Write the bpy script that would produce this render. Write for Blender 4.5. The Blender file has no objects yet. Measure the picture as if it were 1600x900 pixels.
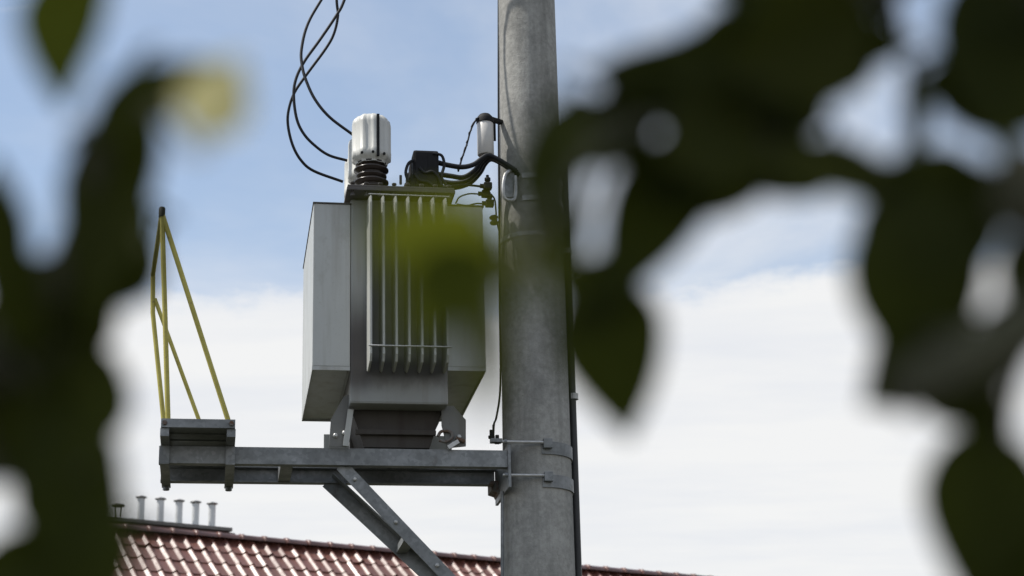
import bpy, bmesh, math, random
from mathutils import Vector, Matrix
random.seed(7)
R = math.radians
scene = bpy.context.scene
COL = scene.collection

# ------------------------------------------------------------------ camera
FPX = 2900.0                       # focal length in photo pixels (1600 wide)
PITCH = math.atan(980 / 2900.0)
ROLL = R(1.5)
CAM = Vector((0, 0, 1.6))
cam_d = bpy.data.cameras.new('camera')
cam = bpy.data.objects.new('camera', cam_d); COL.objects.link(cam)
cam_d.sensor_width = 36; cam_d.lens = 36 * FPX / 1600
cam_d.clip_start = 0.05; cam_d.clip_end = 3000
FW = Vector((0, math.cos(PITCH), math.sin(PITCH)))
_r0 = Vector((1, 0, 0)); _u0 = _r0.cross(FW)
RT = math.cos(ROLL) * _r0 - math.sin(ROLL) * _u0
UP = math.sin(ROLL) * _r0 + math.cos(ROLL) * _u0
m = Matrix((RT, UP, -FW)).transposed().to_4x4(); m.translation = CAM
cam.matrix_world = m
cam_d.dof.use_dof = True
cam_d.dof.focus_distance = 9.9
cam_d.dof.aperture_fstop = 3.9
scene.camera = cam

# ------------------------------------------------------------------ light
SUN_EL, SUN_AZ = R(58), R(94)      # azimuth measured to the left of the view direction (+Y)
sun_dir = Vector((-math.sin(SUN_AZ) * math.cos(SUN_EL), math.cos(SUN_AZ) * math.cos(SUN_EL), math.sin(SUN_EL)))
sd = bpy.data.lights.new('sun', 'SUN'); sd.energy = 5.0; sd.angle = R(0.55); sd.color = (1, .95, .87)
so = bpy.data.objects.new('sun', sd); COL.objects.link(so)
so.rotation_euler = (-sun_dir).to_track_quat('-Z', 'Y').to_euler(); so.location = (-20, 0, 40)

world = bpy.data.worlds.new('World'); scene.world = world; world.use_nodes = True
wt = world.node_tree; wt.nodes.clear()
class NT:
    def __init__(s, t): s.t = t
    def n(s, typ, **kw):
        o = s.t.nodes.new(typ)
        for k, v in kw.items():
            if k == 'inp':
                for kk, vv in v.items():
                    if hasattr(vv, 'is_output') or isinstance(vv, bpy.types.NodeSocket): s.t.links.new(vv, o.inputs[kk])
                    else: o.inputs[kk].default_value = vv
            else: setattr(o, k, v)
        return o
    def math(s, op, a, b=0.0, clamp=False):
        o = s.n('ShaderNodeMath', operation=op, inp={0: a, 1: b}); o.use_clamp = clamp
        return o.outputs[0]
    def ramp(s, fac, stops, interp='LINEAR'):
        o = s.n('ShaderNodeValToRGB', inp={0: fac}); cr = o.color_ramp; cr.interpolation = interp
        while len(cr.elements) < len(stops): cr.elements.new(.5)
        for e, (p, c) in zip(cr.elements, stops):
            e.position = p; e.color = (c, c, c, 1) if isinstance(c, (int, float)) else (*c, 1)
        return o.outputs[0]
    def mix(s, fac, a, b, mode='MIX'):
        o = s.n('ShaderNodeMix', data_type='RGBA', blend_type=mode)
        for k, v in ((0, fac), (6, a), (7, b)):
            if isinstance(v, bpy.types.NodeSocket): s.t.links.new(v, o.inputs[k])
            else: o.inputs[k].default_value = v if isinstance(v, (int, float)) else (*v, 1)
        return o.outputs[2]
W = NT(wt)
sky = W.n('ShaderNodeTexSky'); sky.sky_type = 'NISHITA'; sky.sun_disc = False
sky.sun_elevation = SUN_EL; sky.sun_rotation = -SUN_AZ
sky.air_density = 1.0; sky.dust_density = .6; sky.ozone_density = 1.2
skyc = W.mix(1.0, sky.outputs[0], (.137, .156, .162), 'MULTIPLY')
tc = W.n('ShaderNodeTexCoord')
sep = W.n('ShaderNodeSeparateXYZ', inp={0: tc.outputs['Generated']})
z = sep.outputs[2]
den = W.math('ADD', W.math('MAXIMUM', z, 0.0), .10)
comb = W.n('ShaderNodeCombineXYZ', inp={0: W.math('DIVIDE', sep.outputs[0], den), 1: W.math('DIVIDE', sep.outputs[1], den), 2: 0.0})
def wnoise(scale, detail, rough, off=(0, 0, 0), sc=(1, 1, 1), vec=None, dist=0):
    mp = W.n('ShaderNodeMapping', inp={0: vec or comb.outputs[0], 1: off, 3: sc})
    return W.n('ShaderNodeTexNoise', inp={'Vector': mp.outputs[0], 'Scale': scale, 'Detail': detail, 'Roughness': rough, 'Distortion': dist}).outputs[0]
edge_n = wnoise(8, 9, .66, sc=(1, 1, 2.5), vec=tc.outputs['Generated'])
edge = W.math('ADD', .326, W.math('MULTIPLY', W.math('SUBTRACT', edge_n, .5), .07))
bank = W.n('ShaderNodeMapRange', interpolation_type='SMOOTHSTEP', inp={0: W.math('SUBTRACT', edge, z), 1: -.012, 2: .022}).outputs[0]
hi = wnoise(1.1, 6, .55, off=(3.1, 1.7, 0), dist=.5)
wisp = W.n('ShaderNodeMapRange', interpolation_type='SMOOTHSTEP', inp={0: hi, 1: .36, 2: .74, 3: .22, 4: .80}).outputs[0]
streak = wnoise(2.2, 7, .62, off=(8, 3, 0), sc=(.7, 2.6, 1), dist=.8)
streakf = W.n('ShaderNodeMapRange', interpolation_type='SMOOTHSTEP', inp={0: streak, 1: .48, 2: .85, 3: 0, 4: .42}).outputs[0]
upper = W.math('MAXIMUM', wisp, streakf)
cover = W.math('MAXIMUM', W.math('MULTIPLY', bank, .97), upper)
shade = wnoise(2.6, 8, .58, off=(1, 9, 0), sc=(.6, 1.6, 1))
cl = W.ramp(shade, [(.28, (.81, .83, .87)), (.60, (.915, .915, .91))])
final = W.mix(cover, skyc, cl)
bg = W.n('ShaderNodeBackground', inp={0: final, 1: 1.0})
wo = W.n('ShaderNodeOutputWorld', inp={0: bg.outputs[0]})

scene.view_settings.view_transform = 'Standard'; scene.view_settings.look = 'None'
scene.view_settings.exposure = 0.0; scene.view_settings.gamma = 1; scene.view_settings.use_curve_mapping = False

# ------------------------------------------------------------------ materials
MATS = {}
def material(name, fn):
    mt = bpy.data.materials.new(name); mt.use_nodes = True
    t = mt.node_tree; t.nodes.clear(); N = NT(t)
    out = N.n('ShaderNodeOutputMaterial')
    sh = fn(N); t.links.new(sh, out.inputs[0]); MATS[name] = mt
    return mt
def ocoord(N, sc=(1, 1, 1), off=(0, 0, 0)):
    c = N.n('ShaderNodeTexCoord').outputs['Object']
    return N.n('ShaderNodeMapping', inp={0: c, 1: off, 3: sc}).outputs[0]
def noise(N, scale, detail=4, rough=.55, sc=(1, 1, 1), off=(0, 0, 0)):
    return N.n('ShaderNodeTexNoise', inp={'Vector': ocoord(N, sc, off), 'Scale': scale, 'Detail': detail, 'Roughness': rough}).outputs[0]
def pbsdf(N, col, rough=.5, metal=0.0, bump=None, bstr=.2, bdist=.01, spec=.5, coat=0.0):
    b = N.n('ShaderNodeBsdfPrincipled')
    for k, v in (('Base Color', col), ('Roughness', rough), ('Metallic', metal), ('Specular IOR Level', spec), ('Coat Weight', coat)):
        if isinstance(v, bpy.types.NodeSocket): N.t.links.new(v, b.inputs[k])
        else: b.inputs[k].default_value = (*v, 1) if isinstance(v, tuple) else v
    if bump is not None:
        bp = N.n('ShaderNodeBump', inp={'Height': bump, 'Strength': bstr, 'Distance': bdist})
        N.t.links.new(bp.outputs[0], b.inputs['Normal'])
    return b.outputs[0]
def m_concrete(N):
    big = noise(N, 2.2, 5, .6, (1, 1, .45))
    fine = noise(N, 38, 6, .65)
    streak = noise(N, 9, 4, .6, (1, 1, .06))
    pit = noise(N, 120, 2, .5)
    c = N.ramp(big, [(.28, (.225, .222, .208)), (.55, (.335, .33, .308)), (.75, (.41, .403, .38))])
    c = N.mix(.42, c, N.ramp(fine, [(.3, .3), (.7, .8)]), 'OVERLAY')
    blot = noise(N, 5.5, 7, .68, (1, 1, .8), (4, 2, 1))
    c = N.mix(N.ramp(blot, [(.50, 0.0), (.64, .5)]), c, (.165, .166, .158))
    c = N.mix(N.ramp(blot, [(.32, .5), (.44, 0.0)]), c, (.46, .455, .43))
    c = N.mix(N.ramp(streak, [(.5, 0.0), (.74, .6)]), c, (.13, .13, .122))
    c = N.mix(N.ramp(pit, [(.70, 0.0), (.76, .6)]), c, (.1, .1, .09))
    h = N.math('ADD', N.math('MULTIPLY', fine, .6), N.math('MULTIPLY', pit, .5))
    return pbsdf(N, c, .88, 0, h, .5, .006, .25)
material('concrete', m_concrete)
def paint(base, dirt, rough=.42):
    def f(N):
        big = noise(N, 3, 5, .6)
        st = noise(N, 16, 5, .6, (1, 1, .05))
        fn = noise(N, 90, 3, .6)
        c = N.mix(N.ramp(big, [(.3, 0.0), (.75, .35)]), base, tuple(x * .80 for x in base))
        c = N.mix(N.ramp(st, [(.48, 0.0), (.74, .55)]), c, dirt)
        sm = noise(N, 6, 7, .7, (1, 1, .6), (5, 1, 3))
        c = N.mix(N.ramp(sm, [(.55, 0.0), (.72, .4)]), c, dirt)
        c = N.mix(N.ramp(fn, [(.62, 0.0), (.75, .35)]), c, dirt)
        return pbsdf(N, c, N.ramp(big, [(.3, rough - .05), (.7, rough + .15)]), 0, fn, .06, .003)
    return f
material('tank_paint', paint((.40, .415, .395), (.16, .14, .11)))
def m_shell(N):
    big = noise(N, 3, 5, .6); st = noise(N, 16, 5, .6, (1, 1, .05)); fn = noise(N, 90, 3, .6)
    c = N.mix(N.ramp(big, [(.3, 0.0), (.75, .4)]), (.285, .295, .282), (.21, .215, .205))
    c = N.mix(N.ramp(st, [(.52, 0.0), (.78, .5)]), c, (.16, .14, .11))
    # dark brown strip along the tank's left edge, fading at top and foot
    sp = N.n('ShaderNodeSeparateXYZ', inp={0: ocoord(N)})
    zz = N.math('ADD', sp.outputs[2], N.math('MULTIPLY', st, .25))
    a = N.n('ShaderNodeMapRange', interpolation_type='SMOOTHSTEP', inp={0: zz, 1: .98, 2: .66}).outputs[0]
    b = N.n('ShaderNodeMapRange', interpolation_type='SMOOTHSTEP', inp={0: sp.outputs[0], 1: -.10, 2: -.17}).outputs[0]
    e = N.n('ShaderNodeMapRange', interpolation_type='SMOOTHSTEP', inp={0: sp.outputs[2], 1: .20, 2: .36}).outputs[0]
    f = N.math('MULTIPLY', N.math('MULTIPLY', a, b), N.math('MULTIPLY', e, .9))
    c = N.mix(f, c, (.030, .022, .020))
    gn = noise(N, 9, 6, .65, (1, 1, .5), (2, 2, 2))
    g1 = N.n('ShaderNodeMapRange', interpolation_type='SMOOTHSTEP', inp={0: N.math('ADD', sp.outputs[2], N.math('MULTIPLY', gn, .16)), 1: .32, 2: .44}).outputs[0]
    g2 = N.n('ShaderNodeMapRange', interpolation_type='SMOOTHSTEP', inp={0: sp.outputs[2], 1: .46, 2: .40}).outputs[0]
    c = N.mix(N.math('MULTIPLY', N.math('MULTIPLY', g1, g2), .75), c, (.07, .062, .055))   # darker brown band under the fins, uneven lower edge
    return pbsdf(N, c, .5, 0, fn, .06, .003)
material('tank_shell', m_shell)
material('fin_paint', paint((.47, .48, .455), (.26, .25, .21)))
material('cabinet_paint', paint((.455, .47, .46), (.24, .22, .18), .38))
material('foot_paint', paint((.17, .17, .16), (.08, .06, .05), .6))
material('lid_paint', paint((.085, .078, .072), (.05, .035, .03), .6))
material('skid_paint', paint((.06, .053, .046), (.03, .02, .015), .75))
def m_galv(N):
    v = N.n('ShaderNodeTexVoronoi', inp={'Vector': ocoord(N), 'Scale': 55.0}).outputs['Color']
    g = N.n('ShaderNodeSeparateColor', inp={0: v}).outputs[0]
    big = noise(N, 5, 5, .62)
    st = noise(N, 14, 4, .6, (.15, 1, 1))
    c = N.ramp(g, [(0, (.19, .20, .205)), (1, (.27, .28, .285))])
    c = N.mix(N.ramp(big, [(.4, 0.0), (.7, .6)]), c, (.15, .155, .15))
    c = N.mix(N.ramp(st, [(.55, 0.0), (.75, .4)]), c, (.36, .375, .375))
    rs = noise(N, 7, 6, .7, (1, 1, .35), (3, 5, 7))
    c = N.mix(N.ramp(rs, [(.60, 0.0), (.74, .55)]), c, (.085, .058, .042))
    return pbsdf(N, c, N.ramp(big, [(.3, .45), (.7, .68)]), .55, big, .08, .004)
material('galvanised_steel', m_galv)
def m_rusty(N):
    big = noise(N, 14, 5, .65)
    c = N.ramp(big, [(.35, (.19, .19, .18)), (.55, (.12, .07, .045)), (.7, (.17, .075, .03))])
    return pbsdf(N, c, .8, .1, big, .3, .004)
material('rusty_steel', m_rusty)
def m_yellow(N):
    big = noise(N, 10, 5, .65); fine = noise(N, 45, 3, .6)
    c = N.ramp(big, [(.3, (.37, .32, .055)), (.7, (.50, .44, .10))])
    c = N.mix(N.ramp(fine, [(.62, 0.0), (.70, .6)]), c, (.15, .10, .05))
    return pbsdf(N, c, .55, 0, fine, .12, .003)
material('yellow_paint', m_yellow)
def plain(col, rough, var=.25, scale=20, metal=0., spec=.5, bstr=.05):
    def f(N):
        n = noise(N, scale, 5, .6)
        c = N.ramp(n, [(.3, tuple(x * (1 - var) for x in col)), (.7, tuple(x * (1 + var) for x in col))])
        return pbsdf(N, c, rough, metal, n, bstr, .003, spec)
    return f
material('black_rubber', plain((.010, .010, .011), .7, spec=.25))
material('black_cable', plain((.010, .011, .014), .6, spec=.3))
material('dark_ceramic', plain((.03, .022, .018), .3))
material('grey_plastic', plain((.52, .52, .49), .45, .08, 12))
material('canister_shell', plain((.58, .56, .53), .4, .08, 14))
material('light_steel', plain((.5, .5, .49), .45, .2, 30, .4))
material('duct_plastic', plain((.02, .021, .022), .5))
def m_tile(N):
    oi = N.n('ShaderNodeObjectInfo').outputs['Random']
    n = noise(N, 18, 5, .6); n2 = noise(N, 4, 4, .6)
    c = N.ramp(n, [(.3, (.13, .046, .032)), (.7, (.19, .074, .052))])
    c = N.mix(N.math('MULTIPLY', oi, .6), c, (.095, .042, .033))
    c = N.mix(N.ramp(n2, [(.5, 0.0), (.75, .3)]), c, (.16, .13, .11))
    return pbsdf(N, c, N.math('ADD', N.ramp(n, [(.3, .22), (.7, .38)]), N.math('MULTIPLY', oi, .22)), 0, n, .05, .003, .7)
material('roof_tile', m_tile)
material('roof_underlay', plain((.07, .04, .035), .8))
material('brown_cladding', plain((.075, .035, .03), .5, .2, 8))
material('slab_concrete', plain((.17, .165, .155), .85, .2, 12))
material('white_pipe', plain((.62, .63, .63), .4, .08, 9, .0))
material('pipe_cap', plain((.30, .30, .30), .45, .2, 9, .5))
material('house_render', plain((.55, .5, .42), .9, .08, 3))
material('window_frame', plain((.7, .7, .69), .5, .05, 5))
material('window_glass', plain((.03, .035, .04), .08, .1, 2))
material('door_wood', plain((.14, .08, .045), .5, .2, 6))
def m_grass(N):
    n = noise(N, .6, 6, .6); n2 = noise(N, 25, 4, .7)
    c = N.ramp(n, [(.3, (.034, .037, .022)), (.7, (.058, .055, .040))])
    c = N.mix(.5, c, N.ramp(n2, [(.3, .3), (.7, .75)]), 'OVERLAY')
    return pbsdf(N, c, .95, 0, n2, .6, .05, .1)
material('grass', m_grass)
def m_bark(N):
    n = noise(N, 30, 6, .65, (1, 1, .3)); n2 = noise(N, 9, 4, .6)
    c = N.ramp(n, [(.3, (.045, .045, .03)), (.7, (.125, .125, .085))])
    c = N.mix(N.ramp(n2, [(.45, 0.0), (.7, .5)]), c, (.09, .10, .055))
    return pbsdf(N, c, .9, 0, n, .5, .006, .2)
material('bark', m_bark)
def leafmat(d1, d2, tr, w):
    def f(N):
        oi = N.n('ShaderNodeObjectInfo').outputs['Random']
        n = noise(N, 45, 4, .6)
        c = N.mix(oi, d1, d2)
        c = N.mix(N.ramp(n, [(.35, 0.0), (.75, .4)]), c, tuple(x * .55 for x in d1))
        p = pbsdf(N, c, .55, 0, n, .1, .001, .1)
        t = N.n('ShaderNodeBsdfTranslucent', inp={0: (*tr, 1)})
        return N.n('ShaderNodeMixShader', inp={0: w, 1: p, 2: t.outputs[0]}).outputs[0]
    return f
material('leaf_green', leafmat((.034, .045, .007), (.048, .058, .010), (.10, .12, .008), .25))
material('leaf_young', leafmat((.06, .085, .010), (.085, .105, .016), (.20, .23, .02), .55))
material('leaf_olive', leafmat((.045, .055, .012), (.06, .066, .016), (.14, .16, .015), .38))
material('leaf_yellow', leafmat((.36, .34, .17), (.38, .36, .18), (.58, .56, .30), .5))

# ------------------------------------------------------------------ mesh helpers
class MB:
    """collects shapes; build() links them as one mesh object"""
    def __init__(s): s.v = []; s.f = []; s.sm = []
    def add(s, vs, fs, smooth=False):
        o = len(s.v); s.v += [Vector(p) for p in vs]
        s.f += [tuple(i + o for i in f) for f in fs]; s.sm += [smooth] * len(fs)
        return s
    def box(s, x0, x1, y0, y1, z0, z1, bev=.0):
        if bev <= 0:
            vs = [(x, y, q) for q in (z0, z1) for y in (y0, y1) for x in (x0, x1)]
            return s.add(vs, [(0, 2, 3, 1), (4, 5, 7, 6), (0, 1, 5, 4), (2, 6, 7, 3), (0, 4, 6, 2), (1, 3, 7, 5)])
        bm = bmesh.new(); bmesh.ops.create_cube(bm, size=1)
        for v in bm.verts:
            v.co = Vector((x0 if v.co.x < 0 else x1, y0 if v.co.y < 0 else y1, z0 if v.co.z < 0 else z1))
        bmesh.ops.bevel(bm, geom=bm.edges[:], offset=bev, segments=2, profile=.6, affect='EDGES')
        s.frombm(bm); return s
    def frombm(s, bm, smooth=False):
        bm.verts.index_update()
        s.add([v.co.copy() for v in bm.verts], [tuple(v.index for v in f.verts) for f in bm.faces], smooth); bm.free()
    def prism(s, poly, a, b, axis):
        """poly: 2-D points; axis 0: (y,z) along x; 1: (x,z) along y; 2: (x,y) along z"""
        def mk(p, t): return [(t, p[0], p[1]), (p[0], t, p[1]), (p[0], p[1], t)][axis]
        n = len(poly)
        vs = [mk(p, a) for p in poly] + [mk(p, b) for p in poly]
        fs = [tuple(range(n))[::-1], tuple(range(n, 2 * n))] + [(i, (i + 1) % n, n + (i + 1) % n, n + i) for i in range(n)]
        return s.add(vs, fs)
    def bar(s, p0, p1, w, h, up=(0, 0, 1)):
        p0, p1 = Vector(p0), Vector(p1); d = (p1 - p0).normalized()
        a = d.cross(Vector(up))
        if a.length < 1e-4: a = d.cross(Vector((1, 0, 0)))
        a.normalize(); b = a.cross(d)
        c = [(-1, -1), (1, -1), (1, 1), (-1, 1)]
        vs = [p + a * (i * w / 2) + b * (j * h / 2) for p in (p0, p1) for i, j in c]
        return s.add(vs, [(3, 2, 1, 0), (4, 5, 6, 7)] + [(i, (i + 1) % 4, 4 + (i + 1) % 4, 4 + i) for i in range(4)])
    def tube(s, pts, r, seg=10, smooth_path=0, cap=True):
        pts = [Vector(p) for p in pts]
        if smooth_path: pts = catmull(pts, smooth_path)
        n = len(pts); rs = r if isinstance(r, (list, tuple)) else [r] * n
        if len(rs) != n:
            rs = [rs[0] + (rs[-1] - rs[0]) * i / (n - 1) for i in range(n)]
        t0 = (pts[1] - pts[0]).normalized()
        a = t0.orthogonal().normalized(); vs = []
        for i, p in enumerate(pts):
            t = (pts[min(i + 1, n - 1)] - pts[max(i - 1, 0)]).normalized()
            a = (a - t * a.dot(t)).normalized(); b = t.cross(a)
            for k in range(seg):
                q = 2 * math.pi * k / seg
                vs.append(p + (a * math.cos(q) + b * math.sin(q)) * rs[i])
        fs = [(i * seg + k, i * seg + (k + 1) % seg, (i + 1) * seg + (k + 1) % seg, (i + 1) * seg + k) for i in range(n - 1) for k in range(seg)]
        s.add(vs, fs, True)
        if cap:
            s.add(vs[:seg], [tuple(range(seg))[::-1]]); s.add(vs[-seg:], [tuple(range(seg))])
        return s
    def lathe(s, prof, c, seg=24, rfun=None, axis=None):
        """prof: [(r, z)]; c: base point; sharp rings split by repeated points"""
        c = Vector(c); vs = []
        q = axis.to_track_quat('Z', 'Y') if axis is not None else None
        for r, zz in prof:
            for k in range(seg):
                t = 2 * math.pi * k / seg; rr = r * (rfun(t) if rfun else 1)
                p = Vector((rr * math.cos(t), rr * math.sin(t), zz))
                vs.append(c + (q @ p if q else p))
        fs = [(i * seg + k, i * seg + (k + 1) % seg, (i + 1) * seg + (k + 1) % seg, (i + 1) * seg + k) for i in range(len(prof) - 1) for k in range(seg)]
        s.add(vs, fs, True)
        s.add(vs[:seg], [tuple(range(seg))[::-1]]); s.add(vs[-seg:], [tuple(range(seg))])
        return s
    def arcband(s, c, r, t, a0, a1, z0, z1, n=20, tilt=0):
        vs = []; fs = []
        for i in range(n + 1):
            a = a0 + (a1 - a0) * i / n
            for rr in (r, r + t):
                for zz in (z0, z1):
                    vs.append((c[0] + rr * math.cos(a), c[1] + rr * math.sin(a), zz))
        for i in range(n):
            o = i * 4; p = o + 4
            fs += [(o, p, p + 1, o + 1), (o + 2, o + 3, p + 3, p + 2), (o + 1, p + 1, p + 3, o + 3), (o, o + 2, p + 2, p)]
        fs += [(0, 1, 3, 2), (n * 4, n * 4 + 2, n * 4 + 3, n * 4 + 1)]
        return s.add(vs, fs)
    def mesh(s, name, off=(0, 0, 0), mat=None):
        me = bpy.data.meshes.new(name); o = Vector(off)
        me.from_pydata([p - o for p in s.v], [], s.f)
        me.polygons.foreach_set('use_smooth', s.sm)
        me.update()
        bm = bmesh.new(); bm.from_mesh(me); bmesh.ops.recalc_face_normals(bm, faces=bm.faces); bm.to_mesh(me); bm.free()
        if mat: me.materials.append(MATS[mat])
        return me
    def build(s, name, mat, parent=None, base=(0, 0, 0)):
        o = bpy.data.objects.new(name, s.mesh(name, base, mat)); COL.objects.link(o)
        if parent is not None: o.parent = parent
        return o
def catmull(pts, n):
    out = []; P = [pts[0] * 2 - pts[1]] + pts + [pts[-1] * 2 - pts[-2]]
    for i in range(1, len(P) - 2):
        a, b, c, d = P[i - 1:i + 3]
        for k in range(n):
            t = k / n
            out.append(.5 * ((2 * b) + (c - a) * t + (2 * a - 5 * b + 4 * c - d) * t * t + (3 * b - a - 3 * c + d) * t ** 3))
    out.append(pts[-1]); return out
def tag(o, label=None, cat=None, group=None, kind=None):
    for k, v in (('label', label), ('category', cat), ('group', group), ('kind', kind)):
        if v: o[k] = v
    return o
def empty(name, loc, rz=0):
    o = bpy.data.objects.new(name, None); o.empty_display_size = .2; COL.objects.link(o)
    o.location = loc; o.rotation_euler = (0, 0, rz); return o

# the pole and all it carries share one local frame: x along the beams, y away from the viewer, z up
PSI = R(9.5); ORI = Vector((0, 9.0, 0))
UA = Vector((math.cos(PSI), math.sin(PSI), 0)); VA = Vector((-math.sin(PSI), math.cos(PSI), 0))
def w_of(u, v, h): return ORI + UA * u + VA * v + Vector((0, 0, h))
def ray(x, y): return FW + RT * ((x - 800) / FPX) - UP * ((y - 450) / FPX)
def L(x, y, v):
    """local point seen at photo position x, y on the plane of depth v"""
    d = ray(x, y); t = ((ORI - CAM).dot(VA) + v) / d.dot(VA); p = CAM + d * t - ORI
    return Vector((p.dot(UA), v, p.z))
def thing(name, base, label, cat, group=None):
    e = empty(name, w_of(*base), PSI); tag(e, label, cat, group); e['_b'] = 0; del e['_b']
    return e
def single(name, mb, mat, base, label, cat, group=None):
    o = mb.build(name, mat, None, base); o.location = w_of(*base); o.rotation_euler = (0, 0, PSI)
    return tag(o, label, cat, group)

# ------------------------------------------------------------------ ground
g = MB().add([(-600, -600, 0), (600, -600, 0), (600, 900, 0), (-600, 900, 0)], [(0, 1, 2, 3)])
tag(g.build('ground', 'grass'), kind='structure')

# ------------------------------------------------------------------ concrete pole
PC = lambda h: (.135 + .02 * (h - 3.2) / 3.2, .20)
PR = lambda h: .178 - .00625 * (h - 3.2)
pb = (.115, .2, 0)
pole = thing('concrete_pole', pb, 'tall round tapered concrete pole carrying the transformer', 'pole')
mb = MB(); hs = [-.4 + i * .35 for i in range(30)]
prof = []; seg = 48; vs = []
for h in hs:
    c = PC(h); r = PR(h)
    for k in range(seg):
        a = 2 * math.pi * k / seg; vs.append((c[0] + r * math.cos(a), c[1] + r * math.sin(a), h))
fs = [(i * seg + k, i * seg + (k + 1) % seg, (i + 1) * seg + (k + 1) % seg, (i + 1) * seg + k) for i in range(len(hs) - 1) for k in range(seg)]
mb.add(vs, fs, True); mb.add(vs[-seg:], [tuple(range(seg))])
mb.build('shaft', 'concrete', pole, pb)
# thin wire clip bands
for (yy, t, hh, mt) in ((363, .004, .012, 'light_steel'),):
    h = L(830, yy, .03).z; c = PC(h)
    MB().arcband(c, PR(h) + .001, t, 0, 2 * math.pi, h - hh, h + hh, 40).build('strap', mt, pole, pb)

# upper hook bracket on the pole
hb = thing('pole_hook', (-.03, .1, 4.9), 'galvanised hook bracket strapped to the pole above the beam, next to the black cables', 'bracket')
bb = (-.03, .1, 4.9)
p1 = L(798, 268, .03); p2 = L(798, 308, .03)
mb = MB()
mb.tube([L(800, 265, .04), L(790, 272, -.0), L(786, 292, -.02), L(789, 310, -.02), L(802, 312, .0), L(806, 300, .02), L(805, 275, .03)], .009, 8, 5)
mb.build('hook', 'light_steel', hb, bb)
for yy in (272, 307):
    q = L(800, yy, .03); c = PC(q.z)
    MB().arcband(c, PR(q.z) + .001, .006, R(-115), R(150), q.z - .014, q.z + .014, 28).build('strap', 'light_steel', hb, bb)
MB().box(p1.x - .03, p1.x + .02, .035, .05, p2.z, p1.z, .003).build('plate', 'galvanised_steel', hb, bb)

# cable duct on the right of the pole
cb = (.34, .24, 0)
du = thing('cable_duct', cb, 'black plastic cable duct running down the right side of the pole', 'duct')
top = L(879, 216, .27); bot = L(903, 900, .27)
k = (top.x - bot.x) / (top.z - bot.z)
MB().tube([(bot.x + k * (-.05 - bot.z), .27, -.05), tuple(bot), tuple(L(888, 450, .27)), tuple(top)], .021, 14).build('pipe', 'duct_plastic', du, cb)
for yy in (393, 620):
    q = L(886 if yy < 500 else 896, yy, .27)
    MB().arcband((q.x, .27), .0215, .004, 0, 2 * math.pi, q.z - .015, q.z + .015, 14).box(PC(q.z)[0] + PR(q.z) - .03, q.x - .0216, .262, .278, q.z - .011, q.z + .011).build('clip', 'light_steel', du, cb)

# earth wire and rods on the left of the pole
single('earth_wire', MB().tube([L(779, -160, .2), L(779, 0, .2), L(779, 180, .2), L(780, 330, .2), L(781, 480, .2), L(782, 600, .2), L(776, 650, .17), L(772, 662, .14), L(771, 680, .12)], .0055, 6, 4),
       'black_cable', (-.03, .2, 4), 'thin dark earth wire running down the left edge of the pole', 'wire')
q = L(785, 768, .12); q2 = L(785, 900, .12)
single('earth_rod', MB().tube([q, q2, (q2.x - .03, .12, -.1)], .009, 8), 'galvanised_steel', (q.x, .12, 0), 'thin steel rod running down the pole below the beam bracket', 'rod')
er = thing('earth_clamp', (-.13, .12, 3.79), 'small dark earth clamp with bolts on the beam end by the pole', 'clamp')
eb = (-.13, .12, 3.79)
MB().box(*[L(766, 688, .12).x, L(784, 688, .12).x], .10, .14, L(770, 692, .12).z, L(770, 686, .12).z, .002).build('plate', 'galvanised_steel', er, eb)
for (x, y) in ((768, 681), (777, 689)):
    q = L(x, y, .12); MB().lathe([(.017, -.014), (.017, .0), (.010, .0), (.010, .03)], q, 6).build('bolt', 'black_rubber', er, eb)
MB().tube([L(771, 684, .12), L(771, 664, .12)], .006, 6).build('stud', 'black_rubber', er, eb)

# ------------------------------------------------------------------ steel support frame
BZ0, BZ1 = 3.704, 3.788
fb = (-.03, .2, 3.70)
fr = thing('support_frame', fb, 'galvanised steel beam frame with diagonal braces holding the transformer on the pole', 'frame')
for (v0, dirn, ue) in ((0.0, 1, -.045), (.445, -1, -.045)):
    t = .007; w = .05 * dirn
    prof = [(v0, BZ0), (v0 + w, BZ0), (v0 + w, BZ0 + .008), (v0 + t * dirn, BZ0 + .010), (v0 + t * dirn, BZ1 - .010), (v0 + w, BZ1 - .008), (v0 + w, BZ1), (v0, BZ1)]
    MB().prism(prof, -1.745, ue, 0).build('beam', 'galvanised_steel', fr, fb)
for u in (-1.13,):
    MB().box(u - .03, u + .03, .0505, .3945, BZ0 + .004, BZ1 - .006).build('cross_tie', 'galvanised_steel', fr, fb)
# pole plate, tie rods and half bands
MB().box(-.0445, -.030, -.012, .43, 3.60, 3.815, .002).build('pole_plate', 'galvanised_steel', fr, fb)
for yy in (690, 742):
    q = L(800, yy, .0); h = q.z; c = PC(h); r = PR(h)
    for vv in (.004, .396):
        MB().tube([(-.07, vv, h), (c[0] + .02, vv, h)], .0075, 8).build('tie_rod', 'light_steel', fr, fb)
        MB().lathe([(.014, 0), (.014, .012)], (-.047, vv, h), 6, axis=Vector((-1, 0, 0))).build('nut', 'galvanised_steel', fr, fb)
    b = MB().arcband(c, r + .001, .007, R(-92), R(92), h - .055, h + .01, 26)
    b.box(c[0] - .0, c[0] + .045, -.008, .0195, h - .03, h + .018, .003)
    b.box(c[0] - .0, c[0] + .045, .3805, .408, h - .03, h + .018, .003)
    b.build('pole_band', 'galvanised_steel', fr, fb)
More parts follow.
